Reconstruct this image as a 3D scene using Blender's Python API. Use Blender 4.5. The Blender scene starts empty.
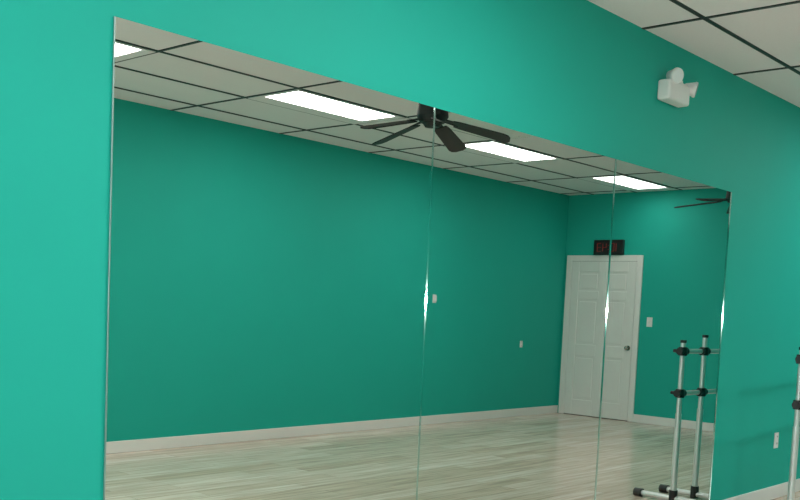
import bpy, bmesh, math
from mathutils import Vector, Matrix
S=bpy.context.scene
S.view_settings.view_transform='Standard'
S.view_settings.look='None'
# ---------------- calibrated numbers ----------------
F_PX=975.8; YAW=0.83554; PITCH=-0.07767; ROLL=0.04422
CAM=Vector((0,-2.695,1.308))
H=2.89; W=4.372; E=11.25; XMIN=-3.2
MT=2.153; MB=0.12
MX=[1.672,3.201,4.728,6.230]
GX=4.946; TX=1.2192; QY=0.351; TY=0.6096
# ---------------- materials ----------------
def newmat(n):
    m=bpy.data.materials.new(n);m.use_nodes=True
    nt=m.node_tree;b=nt.nodes['Principled BSDF'];return m,nt,b
def simple(n,col,rough=.5,metal=0,emit=None,es=0,noise=0.0,nscale=30,bump=0,spec=.5):
    m,nt,b=newmat(n)
    b.inputs['Base Color'].default_value=(*col,1);b.inputs['Roughness'].default_value=rough;b.inputs['Metallic'].default_value=metal
    b.inputs['Specular IOR Level'].default_value=spec
    if emit: b.inputs['Emission Color'].default_value=(*emit,1);b.inputs['Emission Strength'].default_value=es
    if noise or bump:
        tc=nt.nodes.new('ShaderNodeTexCoord');no=nt.nodes.new('ShaderNodeTexNoise');no.inputs['Scale'].default_value=nscale;no.inputs['Detail'].default_value=4
        nt.links.new(tc.outputs['Object'],no.inputs['Vector'])
        if noise:
            mx=nt.nodes.new('ShaderNodeMixRGB');mx.blend_type='MIX'
            mx.inputs[1].default_value=(*[c*(1-noise) for c in col],1);mx.inputs[2].default_value=(*[min(1,c*(1+noise)) for c in col],1)
            nt.links.new(no.outputs['Fac'],mx.inputs[0]);nt.links.new(mx.outputs[0],b.inputs['Base Color'])
        if bump:
            bp=nt.nodes.new('ShaderNodeBump');bp.inputs['Strength'].default_value=bump;bp.inputs['Distance'].default_value=.002
            nt.links.new(no.outputs['Fac'],bp.inputs['Height']);nt.links.new(bp.outputs[0],b.inputs['Normal'])
    return m
M_teal=simple('teal_paint',(0.012,0.43,0.345),.65,noise=.03,nscale=3,spec=.3)
M_tile=simple('ceiling_tile',(0.90,0.84,0.86),.9,noise=.03,nscale=60)
M_grid=simple('black_tbar',(0.012,0.014,0.014),.5)
M_white=simple('white_trim_paint',(0.87,0.84,0.82),.45,noise=.02)
M_door=simple('white_door_paint',(0.83,0.81,0.79),.45,noise=.02)
M_plastic=simple('white_plastic',(0.86,0.83,0.83),.35,noise=.01)
M_lens=simple('head_lens',(0.9,0.9,0.92),.15)
M_black=simple('black_plastic',(0.012,0.012,0.013),.4,noise=.1)
M_fan=simple('dark_fan_wood',(0.012,0.016,0.016),.55,noise=.2,nscale=12)
M_alu=simple('silver_tube',(0.72,0.72,0.72),.35,metal=.6,noise=.03)
M_nickel=simple('satin_nickel',(0.45,0.42,0.38),.25,metal=1)
M_dark=simple('dark_gap',(0.01,0.01,0.01),.8)
M_red=simple('red_led',(0.12,0.01,0.01),.5,emit=(1,.10,.08),es=.08)
M_light=simple('troffer_lens',(0.9,0.9,0.9),.5,emit=(1,.985,.96),es=17)
M_light_dim=simple('troffer_lens_dimmed',(0.9,0.9,0.9),.5,emit=(1,.985,.96),es=7)  # same lens with less glow, eases the hotspot on the east wall
M_mirror=simple('mirror_silver',(0.75,0.78,0.74),0.0,metal=1)
M_edge=simple('mirror_glass_edge',(0.25,0.42,0.38),.12,metal=.7)
M_fill_pane=simple('fill_glow_pane',(0.8,0.85,0.9),.3,emit=(.90,.95,1),es=2.8)  # glowing pane of the added fill window
# floor
M_floor,nt,b=newmat('vinyl_plank_floor')
tc=nt.nodes.new('ShaderNodeTexCoord')
br=nt.nodes.new('ShaderNodeTexBrick');br.offset=.37;br.inputs['Scale'].default_value=1
br.inputs['Brick Width'].default_value=1.22;br.inputs['Row Height'].default_value=.16;br.inputs['Mortar Size'].default_value=.002
br.inputs['Color1'].default_value=(0.70,0.53,0.43,1);br.inputs['Color2'].default_value=(0.92,0.745,0.65,1);br.inputs['Mortar'].default_value=(0.40,0.31,0.25,1)
nt.links.new(tc.outputs['Object'],br.inputs['Vector'])
mp=nt.nodes.new('ShaderNodeMapping');mp.inputs['Scale'].default_value=(1.3,22,1);nt.links.new(tc.outputs['Object'],mp.inputs['Vector'])
no=nt.nodes.new('ShaderNodeTexNoise');no.inputs['Scale'].default_value=1.2;no.inputs['Detail'].default_value=6;no.inputs['Roughness'].default_value=.6
nt.links.new(mp.outputs[0],no.inputs['Vector'])
cr=nt.nodes.new('ShaderNodeValToRGB');cr.color_ramp.elements[0].position=.35;cr.color_ramp.elements[0].color=(.68,.66,.63,1)
cr.color_ramp.elements[1].position=.65;cr.color_ramp.elements[1].color=(1.08,1.08,1.08,1)
nt.links.new(no.outputs['Fac'],cr.inputs[0])
mx=nt.nodes.new('ShaderNodeMixRGB');mx.blend_type='MULTIPLY';mx.inputs[0].default_value=1
nt.links.new(br.outputs['Color'],mx.inputs[1]);nt.links.new(cr.outputs[0],mx.inputs[2]);nt.links.new(mx.outputs[0],b.inputs['Base Color'])
b.inputs['Roughness'].default_value=.19

# ---------------- mesh helpers ----------------
def link(o,parent=None):
    S.collection.objects.link(o)
    if parent: o.parent=parent
    return o
def empty(n,loc=(0,0,0)):
    o=bpy.data.objects.new(n,None);o.location=loc;o.empty_display_size=.1;S.collection.objects.link(o);return o
def bm_box(bm,c,s,rot=None):
    r=bmesh.ops.create_cube(bm,size=1)
    M=Matrix.Translation(c)@(rot.to_4x4() if rot else Matrix())@Matrix.Diagonal((*s,1))
    bmesh.ops.transform(bm,matrix=M,verts=r['verts']);return r['verts']
def bm_cyl(bm,p1,p2,r1,r2=None,seg=20):
    p1=Vector(p1);p2=Vector(p2);d=p2-p1
    r=bmesh.ops.create_cone(bm,cap_ends=True,segments=seg,radius1=r1,radius2=r1 if r2 is None else r2,depth=d.length)
    M=Matrix.Translation((p1+p2)/2)@d.to_track_quat('Z','Y').to_matrix().to_4x4()
    bmesh.ops.transform(bm,matrix=M,verts=r['verts']);return r['verts']
def bm_sph(bm,c,r,sc=(1,1,1)):
    q=bmesh.ops.create_uvsphere(bm,u_segments=20,v_segments=12,radius=r)
    bmesh.ops.transform(bm,matrix=Matrix.Translation(c)@Matrix.Diagonal((*sc,1)),verts=q['verts'])
def fin(bm,n,mat,parent=None,bevel=0,smooth=False,loc=None):
    me=bpy.data.meshes.new(n);bmesh.ops.recalc_face_normals(bm,faces=bm.faces);bm.to_mesh(me);bm.free()
    me.materials.append(mat);o=bpy.data.objects.new(n,me);link(o,parent)
    if loc: o.location=loc
    if bevel:
        md=o.modifiers.new('bev','BEVEL');md.width=bevel;md.segments=2;md.limit_method='ANGLE'
    if smooth:
        for f in me.polygons:f.use_smooth=True
        me.set_sharp_from_angle(angle=math.radians(35))
    return o
def box(n,c,s,mat,parent=None,bevel=0,rot=None):
    bm=bmesh.new();bm_box(bm,(0,0,0),s,rot);return fin(bm,n,mat,parent,bevel,loc=c)
# ---------------- room shell ----------------
T=.12
cx=(XMIN+E)/2;lx=E-XMIN
box('wall_north',(cx,T/2,H/2),(lx+2*T,T,H),M_teal)
box('wall_south',(cx,-W-T/2,H/2),(lx+2*T,T,H),M_teal)
box('wall_east',(E+T/2,-W/2,H/2),(T,W,H),M_teal)
box('wall_west',(XMIN-T/2,-W/2,H/2),(T,W,H),M_teal)
box('floor',(cx,-W/2,-.05),(lx+2*T,W+2*T,.1),M_floor)
box('ceiling',(cx,-W/2,H+.05),(lx+2*T,W+2*T,.1),M_tile)
bm=bmesh.new();g=.024
xs=[GX+TX*k for k in range(-7,6)]
ys=[-QY-TY*k for k in range(0,7)]
for x in xs:
    if XMIN<x<E: bm_box(bm,(x,-W/2,H-.002),(g,W,.006))
for y in ys:
    if y>-W: bm_box(bm,(cx,y,H-.0025),(lx,g,.006))
fin(bm,'trim_ceiling_grid',M_grid)
BH=.10
def bboard(n,c,s): box(n,c,s,M_white,bevel=.004)
bboard('baseboard_north',(cx,-.008,BH/2),(lx,.016,BH))
bboard('baseboard_south',(cx,-W+.008,BH/2),(lx,.016,BH))
bboard('baseboard_west',(XMIN+.008,-W/2,BH/2),(.016,W-.04,BH))
DY0,DY1=-4.335,-3.235   # casing outer
bboard('baseboard_east',(E-.008,(DY1-.02)/2,BH/2),(.016,-DY1-.02,BH))
# unseen window on west wall, added as soft fill to brighten the room
e=empty('fill_window_1',(XMIN,-2.2,1.5))
bm=bmesh.new();ww,wh,fr=2.4,1.7,.06
for s in(-1,0,1): bm_box(bm,(.02,s*(ww/2-fr/2),0),(.04,fr,wh))
for s in(-1,1): bm_box(bm,(.02,0,s*(wh/2-fr/2)),(.04,ww-.01,fr))
fin(bm,'frame',M_white,e)
bm=bmesh.new();bm_box(bm,(.006,0,0),(.008,ww-.04,wh-.04));fin(bm,'glass',M_fill_pane,e)
# ---------------- mirrors ----------------
for i in range(3):
    x0=MX[i]+.0015;x1=MX[i+1]-.0015
    bm=bmesh.new();bm_box(bm,(0,0,0),(x1-x0,.006,MT-MB))
    o=fin(bm,'wall_mirror',M_edge,loc=((x0+x1)/2,-.0045,(MT+MB)/2))
    o.data.materials.append(M_mirror)
    for f in o.data.polygons:
        if f.normal.y<-.9: f.material_index=1
# seam strips: polished prisms, chamfers shaped to return the flash as glints (bevelled glass edges)
bm=bmesh.new()
for x in MX[1:]:
    th=math.atan2(x,2.695)              # chamfer normal, measured from -Y toward -X
    fw=.006
    yb=-.0074
    px=x-.0015;qx=px+fw*math.cos(th);qy=yb-fw*math.sin(th)
    prof=[(px,yb),(qx,qy),(qx+.0012,qy),(qx+.0022,yb)]
    lo_=[bm.verts.new((a,b_,MB)) for a,b_ in prof];hi_=[bm.verts.new((a,b_,MT)) for a,b_ in prof]
    bm.faces.new(lo_);bm.faces.new(hi_[::-1])
    for k in range(4): bm.faces.new((lo_[k],hi_[k],hi_[(k+1)%4],lo_[(k+1)%4]))
fin(bm,'trim_mirror_seam',simple('polished_seam',(0.36,0.50,0.46),.055,metal=1))
bm=bmesh.new();bm_cyl(bm,(MX[0],-.006,MB),(MX[0],-.006,MT),.003,seg=24)
fin(bm,'trim_mirror_edge',simple('ground_glass_edge',(0.32,0.42,0.40),.35,metal=.8),smooth=True)
# ---------------- troffers ----------------
def troffer(ix,ky,nm='ceiling_light',lm=None):
    x0=GX+TX*ix;y0=-QY-TY*ky
    c=(x0+TX/2,y0-TY/2,H)
    e=empty(nm,c)
    w=TX-g-.004;d=TY-g-.004;t=.028;tf=.17;z=-.005
    bm=bmesh.new()
    bm_box(bm,(0,d/2-t/2,z),(w,t,.01));bm_box(bm,(0,-d/2+tf/2,z),(w,tf,.01))
    bm_box(bm,(w/2-t*1.5,t*0+(tf-t)/2,z),(t*3,d-t-tf,.01));bm_box(bm,(-w/2+t/2,(tf-t)/2,z),(t,d-t-tf,.01))
    fin(bm,'frame',M_tile,e)
    bm=bmesh.new();bm_box(bm,(-t,(tf-t)/2,-.0035),(w-4*t,d-t-tf,.006));fin(bm,'lens',lm or M_light,e)
for ix in (-6,-4,-2,0,2): troffer(ix,4)
troffer(4,4,lm=M_light_dim)
for ix in (-6,-4,-2,2): troffer(ix,1)  # extra row out of view, added to brighten the mirror wall
# air vent
e=empty('air_vent',(GX+TX*1.5,-QY-TY*3.5,H))
bm=bmesh.new();w=TX-g-.004;d=TY-g-.004;t=.05
bm_box(bm,(0,d/2-t/2,-.005),(w,t,.01));bm_box(bm,(0,-d/2+t/2,-.005),(w,t,.01))
bm_box(bm,(w/2-t/2,0,-.005),(t,d-2*t,.01));bm_box(bm,(-w/2+t/2,0,-.005),(t,d-2*t,.01))
for i in range(9): bm_box(bm,(0,-d/2+t+(i+.5)*(d-2*t)/9,-.006),(w-2*t,.035,.003),Matrix.Rotation(.12,3,'X'))
fin(bm,'louvres',M_white,e)
# ---------------- ceiling fans ----------------
def fan(x,y,a0,zb=2.60,R=.56,nb=5,droop=9):
    e=empty('ceiling_fan',(x,y,H))
    z=zb-H
    bm=bmesh.new()
    bm_cyl(bm,(0,0,-.06),(0,0,-.0),.045,.075,24)
    bm_cyl(bm,(0,0,z+.15),(0,0,-.05),.014,seg=12)
    fin(bm,'canopy_and_rod',M_fan,e,smooth=True)
    bm=bmesh.new()
    bm_cyl(bm,(0,0,z+.11),(0,0,z+.17),.10,.04,28);bm_cyl(bm,(0,0,z+.02),(0,0,z+.11),.11,.10,28)
    bm_cyl(bm,(0,0,z-.02),(0,0,z+.02),.085,.11,28);bm_cyl(bm,(0,0,z-.05),(0,0,z-.02),.05,.07,28)
    fin(bm,'motor_housing',M_fan,e,smooth=True)
    for i in range(nb):
        a=a0+i*2*math.pi/nb
        Rz=Matrix.Rotation(a,4,'Z');Rd=Matrix.Rotation(math.radians(droop),4,'Y');Rp=Matrix.Rotation(math.radians(13),4,'X')
        bm=bmesh.new()
        out=[(.15,-.045),(.2,-.055),(.40,-.062),(R-.05,-.066),(R-.015,-.055),(R,-.028),(R,.028),(R-.015,.055),(R-.05,.066),(.40,.062),(.2,.055),(.15,.045)]
        vs=[bm.verts.new((px,py,-.004)) for px,py in out];f=bm.faces.new(vs)
        ex=bmesh.ops.extrude_face_region(bm,geom=[f]);bmesh.ops.translate(bm,vec=(0,0,.008),verts=[v for v in ex['geom'] if isinstance(v,bmesh.types.BMVert)])
        bm_box(bm,(.135,0,.008),(.12,.035,.008))
        bmesh.ops.transform(bm,matrix=Matrix.Translation((0,0,z+.01))@Rz@Rd@Rp,verts=bm.verts)
        fin(bm,f'blade_{i+1}',M_fan,e)
fan(5.20,-1.70,math.radians(-17),R=.55,droop=14)
fan(10.21,-1.66,math.radians(-98),R=.66,droop=6)
# ---------------- emergency light ----------------
e=empty('emergency_light',(5.28,0,2.60))
bm=bmesh.new();bm_box(bm,(0,-.04,0),(.26,.08,.115));fin(bm,'housing',M_plastic,e,bevel=.015)
bm=bmesh.new();bm_box(bm,(0,-.04,.062),(.10,.06,.03));fin(bm,'top_bracket',M_plastic,e,bevel=.006)
for i,(dx,ang) in enumerate(((-.06,-.35),(.12,.45))):
    bm=bmesh.new()
    d=Vector((math.sin(ang),-1,-.25)).normalized()
    c=Vector((dx*1.2,-.065,.082 if i==0 else .05))
    bm_cyl(bm,c-d*.03,c+d*.025,.025,.042,24)
    bm_cyl(bm,c+d*.025,c+d*.038,.045,.043,24)
    bm_cyl(bm,(dx*.6,-.04,.06),c,.014)
    fin(bm,f'lamp_head_{i+1}',M_plastic,e,smooth=True)
    bm=bmesh.new();bm_cyl(bm,c+d*.037,c+d*.04,.037,seg=24);fin(bm,f'lens_{i+1}',M_lens,e,smooth=True)
# ---------------- outlet / switch / thermostat ----------------
def plate(n,loc,normal,kind,sc=1):
    e=empty(n,loc)
    rz={'S':0,'W':-math.pi/2,'N':math.pi}[normal]   # front faces -Y by default
    e.rotation_euler=(0,0,rz)
    bm=bmesh.new();bm_box(bm,(0,-.004,0),(.075*sc,.008,.118*sc));fin(bm,'cover_plate',M_plastic,e,bevel=.003)
    if kind=='outlet':
        bm=bmesh.new()
        for z in(-.026,.026): bm_box(bm,(0,-.009,z),(.032,.003,.03))
        fin(bm,'sockets',M_plastic,e,bevel=.002)
        bm=bmesh.new()
        for z in(-.026,.026):
            for x in(-.007,.007): bm_box(bm,(x,-.0108,z+.004),(.003,.001,.012))
        fin(bm,'slots',M_dark,e)
    elif kind=='switch':
        bm=bmesh.new();bm_box(bm,(0,-.012,0),(.012,.014,.026),Matrix.Rotation(.4,3,'X'));fin(bm,'toggle',M_plastic,e)
    else:
        bm=bmesh.new();bm_box(bm,(0,-.014,0),(.055*sc,.014,.08*sc));fin(bm,'body',M_plastic,e,bevel=.004)
plate('wall_outlet',(7.36,0,.445),'S','outlet')
plate('light_switch',(E,-3.10,1.27),'W','switch')
plate('thermostat',(8.55,-W,1.43),'N','thermo',.8)
plate('wall_outlet',(10.32,-W,.92),'N','outlet',.7)
# ---------------- door ----------------
yc=(DY0+DY1)/2;cw=.075;DH=2.10
e=empty('door_1',(E,yc,0))
wid=DY1-DY0
bm=bmesh.new()
bm_box(bm,(-.011,wid/2-cw/2,DH/2),(.022,cw,DH));bm_box(bm,(-.011,-wid/2+cw/2,DH/2),(.022,cw,DH));bm_box(bm,(-.011,0,DH-cw/2),(.022,wid-2*cw,cw))
fin(bm,'casing',M_white,e,bevel=.004)
sw=wid-2*cw-.008;sh=DH-cw-.012
bm=bmesh.new();bm_box(bm,(-.003,0,DH/2-cw/2),(.004,wid-2*cw,DH-cw));fin(bm,'jamb_gap',M_dark,e)
bm=bmesh.new();bm_box(bm,(-.006,0,sh/2+.008),(.006,sw,sh));fin(bm,'slab',M_door,e)
st=.115;mid=.10
zr=[0,.20,.78,.93,1.52,1.63,1.88,sh]
bm=bmesh.new()
for s in(-1,1): bm_box(bm,(-.015,s*(sw/2-st/2),sh/2+.008),(.016,st,sh))
bm_box(bm,(-.015,0,sh/2+.008),(.016,mid,sh))
for a,b_ in((0,1),(2,3),(4,5),(6,7)):
    z0,z1=zr[a],zr[b_];pw=(sw-2*st-mid)/2
    for s in(-1,1): bm_box(bm,(-.015,s*(mid/2+pw/2),(z0+z1)/2+.008),(.016,pw,z1-z0))
fin(bm,'stiles_and_rails',M_door,e,bevel=.004)
bm=bmesh.new()
for a,b_ in((1,2),(3,4),(5,6)):
    z0,z1=zr[a],zr[b_];pw=(sw-2*st-mid)/2
    for s in(-1,1): bm_box(bm,(-.013,s*(mid/2+pw/2),(z0+z1)/2+.008),(.010,pw-.06,z1-z0-.06))
fin(bm,'raised_panels',M_door,e,bevel=.004)
bm=bmesh.new();ky=sw/2-.05
bm_cyl(bm,(-.022,ky,.93),(-.029,ky,.93),.032);bm_cyl(bm,(-.029,ky,.93),(-.055,ky,.93),.011);bm_sph(bm,(-.07,ky,.93),.028,(.8,1,1))
fin(bm,'door_knob',M_nickel,e,smooth=True)
# ---------------- digital clock ----------------
e=empty('digital_clock',(E,-3.72,DH))
bm=bmesh.new();bm_box(bm,(-.025,0,.10),(.05,.42,.19));fin(bm,'case',M_black,e,bevel=.006)
SEG={'0':'abcdef','1':'bc','3':'abgcd','4':'fgbc'}
bm=bmesh.new();dw,dh,tk=.05,.10,.010
def seg(cy,ch):
    for s in SEG[ch]:
        y,z,a,b_={'a':(0,dh/2,dw,tk),'g':(0,0,dw,tk),'d':(0,-dh/2,dw,tk),'b':(-dw/2,dh/4,tk,dh/2),'c':(-dw/2,-dh/4,tk,dh/2),'f':(dw/2,dh/4,tk,dh/2),'e':(dw/2,-dh/4,tk,dh/2)}[s]
        bm_box(bm,(-.0515,cy+y,.098+z),(.003,a,b_))
for cy,ch in((.14,'1'),(.06,'0'),(-.05,'4'),(-.13,'3')): seg(cy,ch)
for z in(-.025,.025): bm_box(bm,(-.0515,.005,.098+z),(.003,.012,.012))
fin(bm,'digits',M_red,e)
# ---------------- ballet barre ----------------
B=Vector((6.56,-.42,0));A=Vector((6.87,-.40,0));C=Vector((8.4,-.30,0))
e=empty('ballet_barre',A)
bd=(C-B).normalized();pd=Vector((bd.y,-bd.x,0))   # pd points away from the wall
def stand(i,P,top,fl,fr):
    P=P-A
    bm=bmesh.new();bm_cyl(bm,P+Vector((0,0,.03)),P+Vector((0,0,top*.55)),.022);bm_cyl(bm,P+Vector((0,0,top*.5)),P+Vector((0,0,top-.02)),.018)
    bm_cyl(bm,P+pd*fl+Vector((0,0,.03)),P+pd*fr+Vector((0,0,.03)),.02)
    fin(bm,f'upright_{i}',M_alu,e,smooth=True)
    bm=bmesh.new()
    bm_cyl(bm,P+Vector((0,0,top-.02)),P+Vector((0,0,top)),.022)
    for k in(fl,fr): 
        q=P+pd*k;s=1 if k>0 else -1
        bm_cyl(bm,q-pd*s*.05+Vector((0,0,.03)),q+pd*s*.01+Vector((0,0,.03)),.03)
    bm_cyl(bm,P+Vector((0,0,.0)),P+Vector((0,0,.09)),.03)
    for z in(1.09,.79):
        bm_cyl(bm,P+Vector((0,0,z-.03)),P+Vector((0,0,z+.03)),.032)
        bm_cyl(bm,P-bd*.05+Vector((0,0,z)),P+bd*.05+Vector((0,0,z)),.026)
        bm_cyl(bm,P+Vector((0,0,z)),P+pd*.07+Vector((0,0,z)),.012)
    fin(bm,f'clamps_{i}',M_black,e,smooth=True)
stand(1,B,1.17,-.27,.30);stand(2,A,1.21,-.27,.27);stand(3,C,1.21,-.22,.30)
bm=bmesh.new()
for z in(1.09,.79): bm_cyl(bm,B-A+Vector((0,0,z)),C-A+Vector((0,0,z)),.017)
fin(bm,'bars',M_alu,e,smooth=True)
# ---------------- camera + flash ----------------
def basis():
    Fw=Vector((math.sin(YAW)*math.cos(PITCH),math.cos(YAW)*math.cos(PITCH),math.sin(PITCH)))
    R0=Vector((math.cos(YAW),-math.sin(YAW),0));U0=R0.cross(Fw)
    return Fw,R0*math.cos(ROLL)+U0*math.sin(ROLL),U0*math.cos(ROLL)-R0*math.sin(ROLL)
Fw,R,U=basis()
cam=bpy.data.cameras.new('camera');co=bpy.data.objects.new('camera',cam);link(co)
cam.sensor_width=36;cam.lens=F_PX*36/800;cam.clip_start=.05;cam.clip_end=100
cam.shift_x=(400-385.7)/800;cam.shift_y=(383.4-250)/800
co.matrix_world=Matrix.Translation(CAM)@Matrix((R,U,-Fw)).transposed().to_4x4()
S.camera=co
ld=bpy.data.lights.new('camera_flash','SPOT');ld.energy=64;ld.shadow_soft_size=.02;ld.spot_size=math.radians(110);ld.spot_blend=.9
lo=bpy.data.objects.new('camera_flash',ld);link(lo)
tgt=Vector((7.0,0,1.9))-CAM
lo.matrix_world=Matrix.Translation(CAM+Vector((0,0,.07)))@tgt.to_track_quat('-Z','Y').to_matrix().to_4x4()
w=bpy.data.worlds.new('world');S.world=w;w.use_nodes=True
w.node_tree.nodes['Background'].inputs[0].default_value=(.5,.6,.6,1);w.node_tree.nodes['Background'].inputs[1].default_value=.2
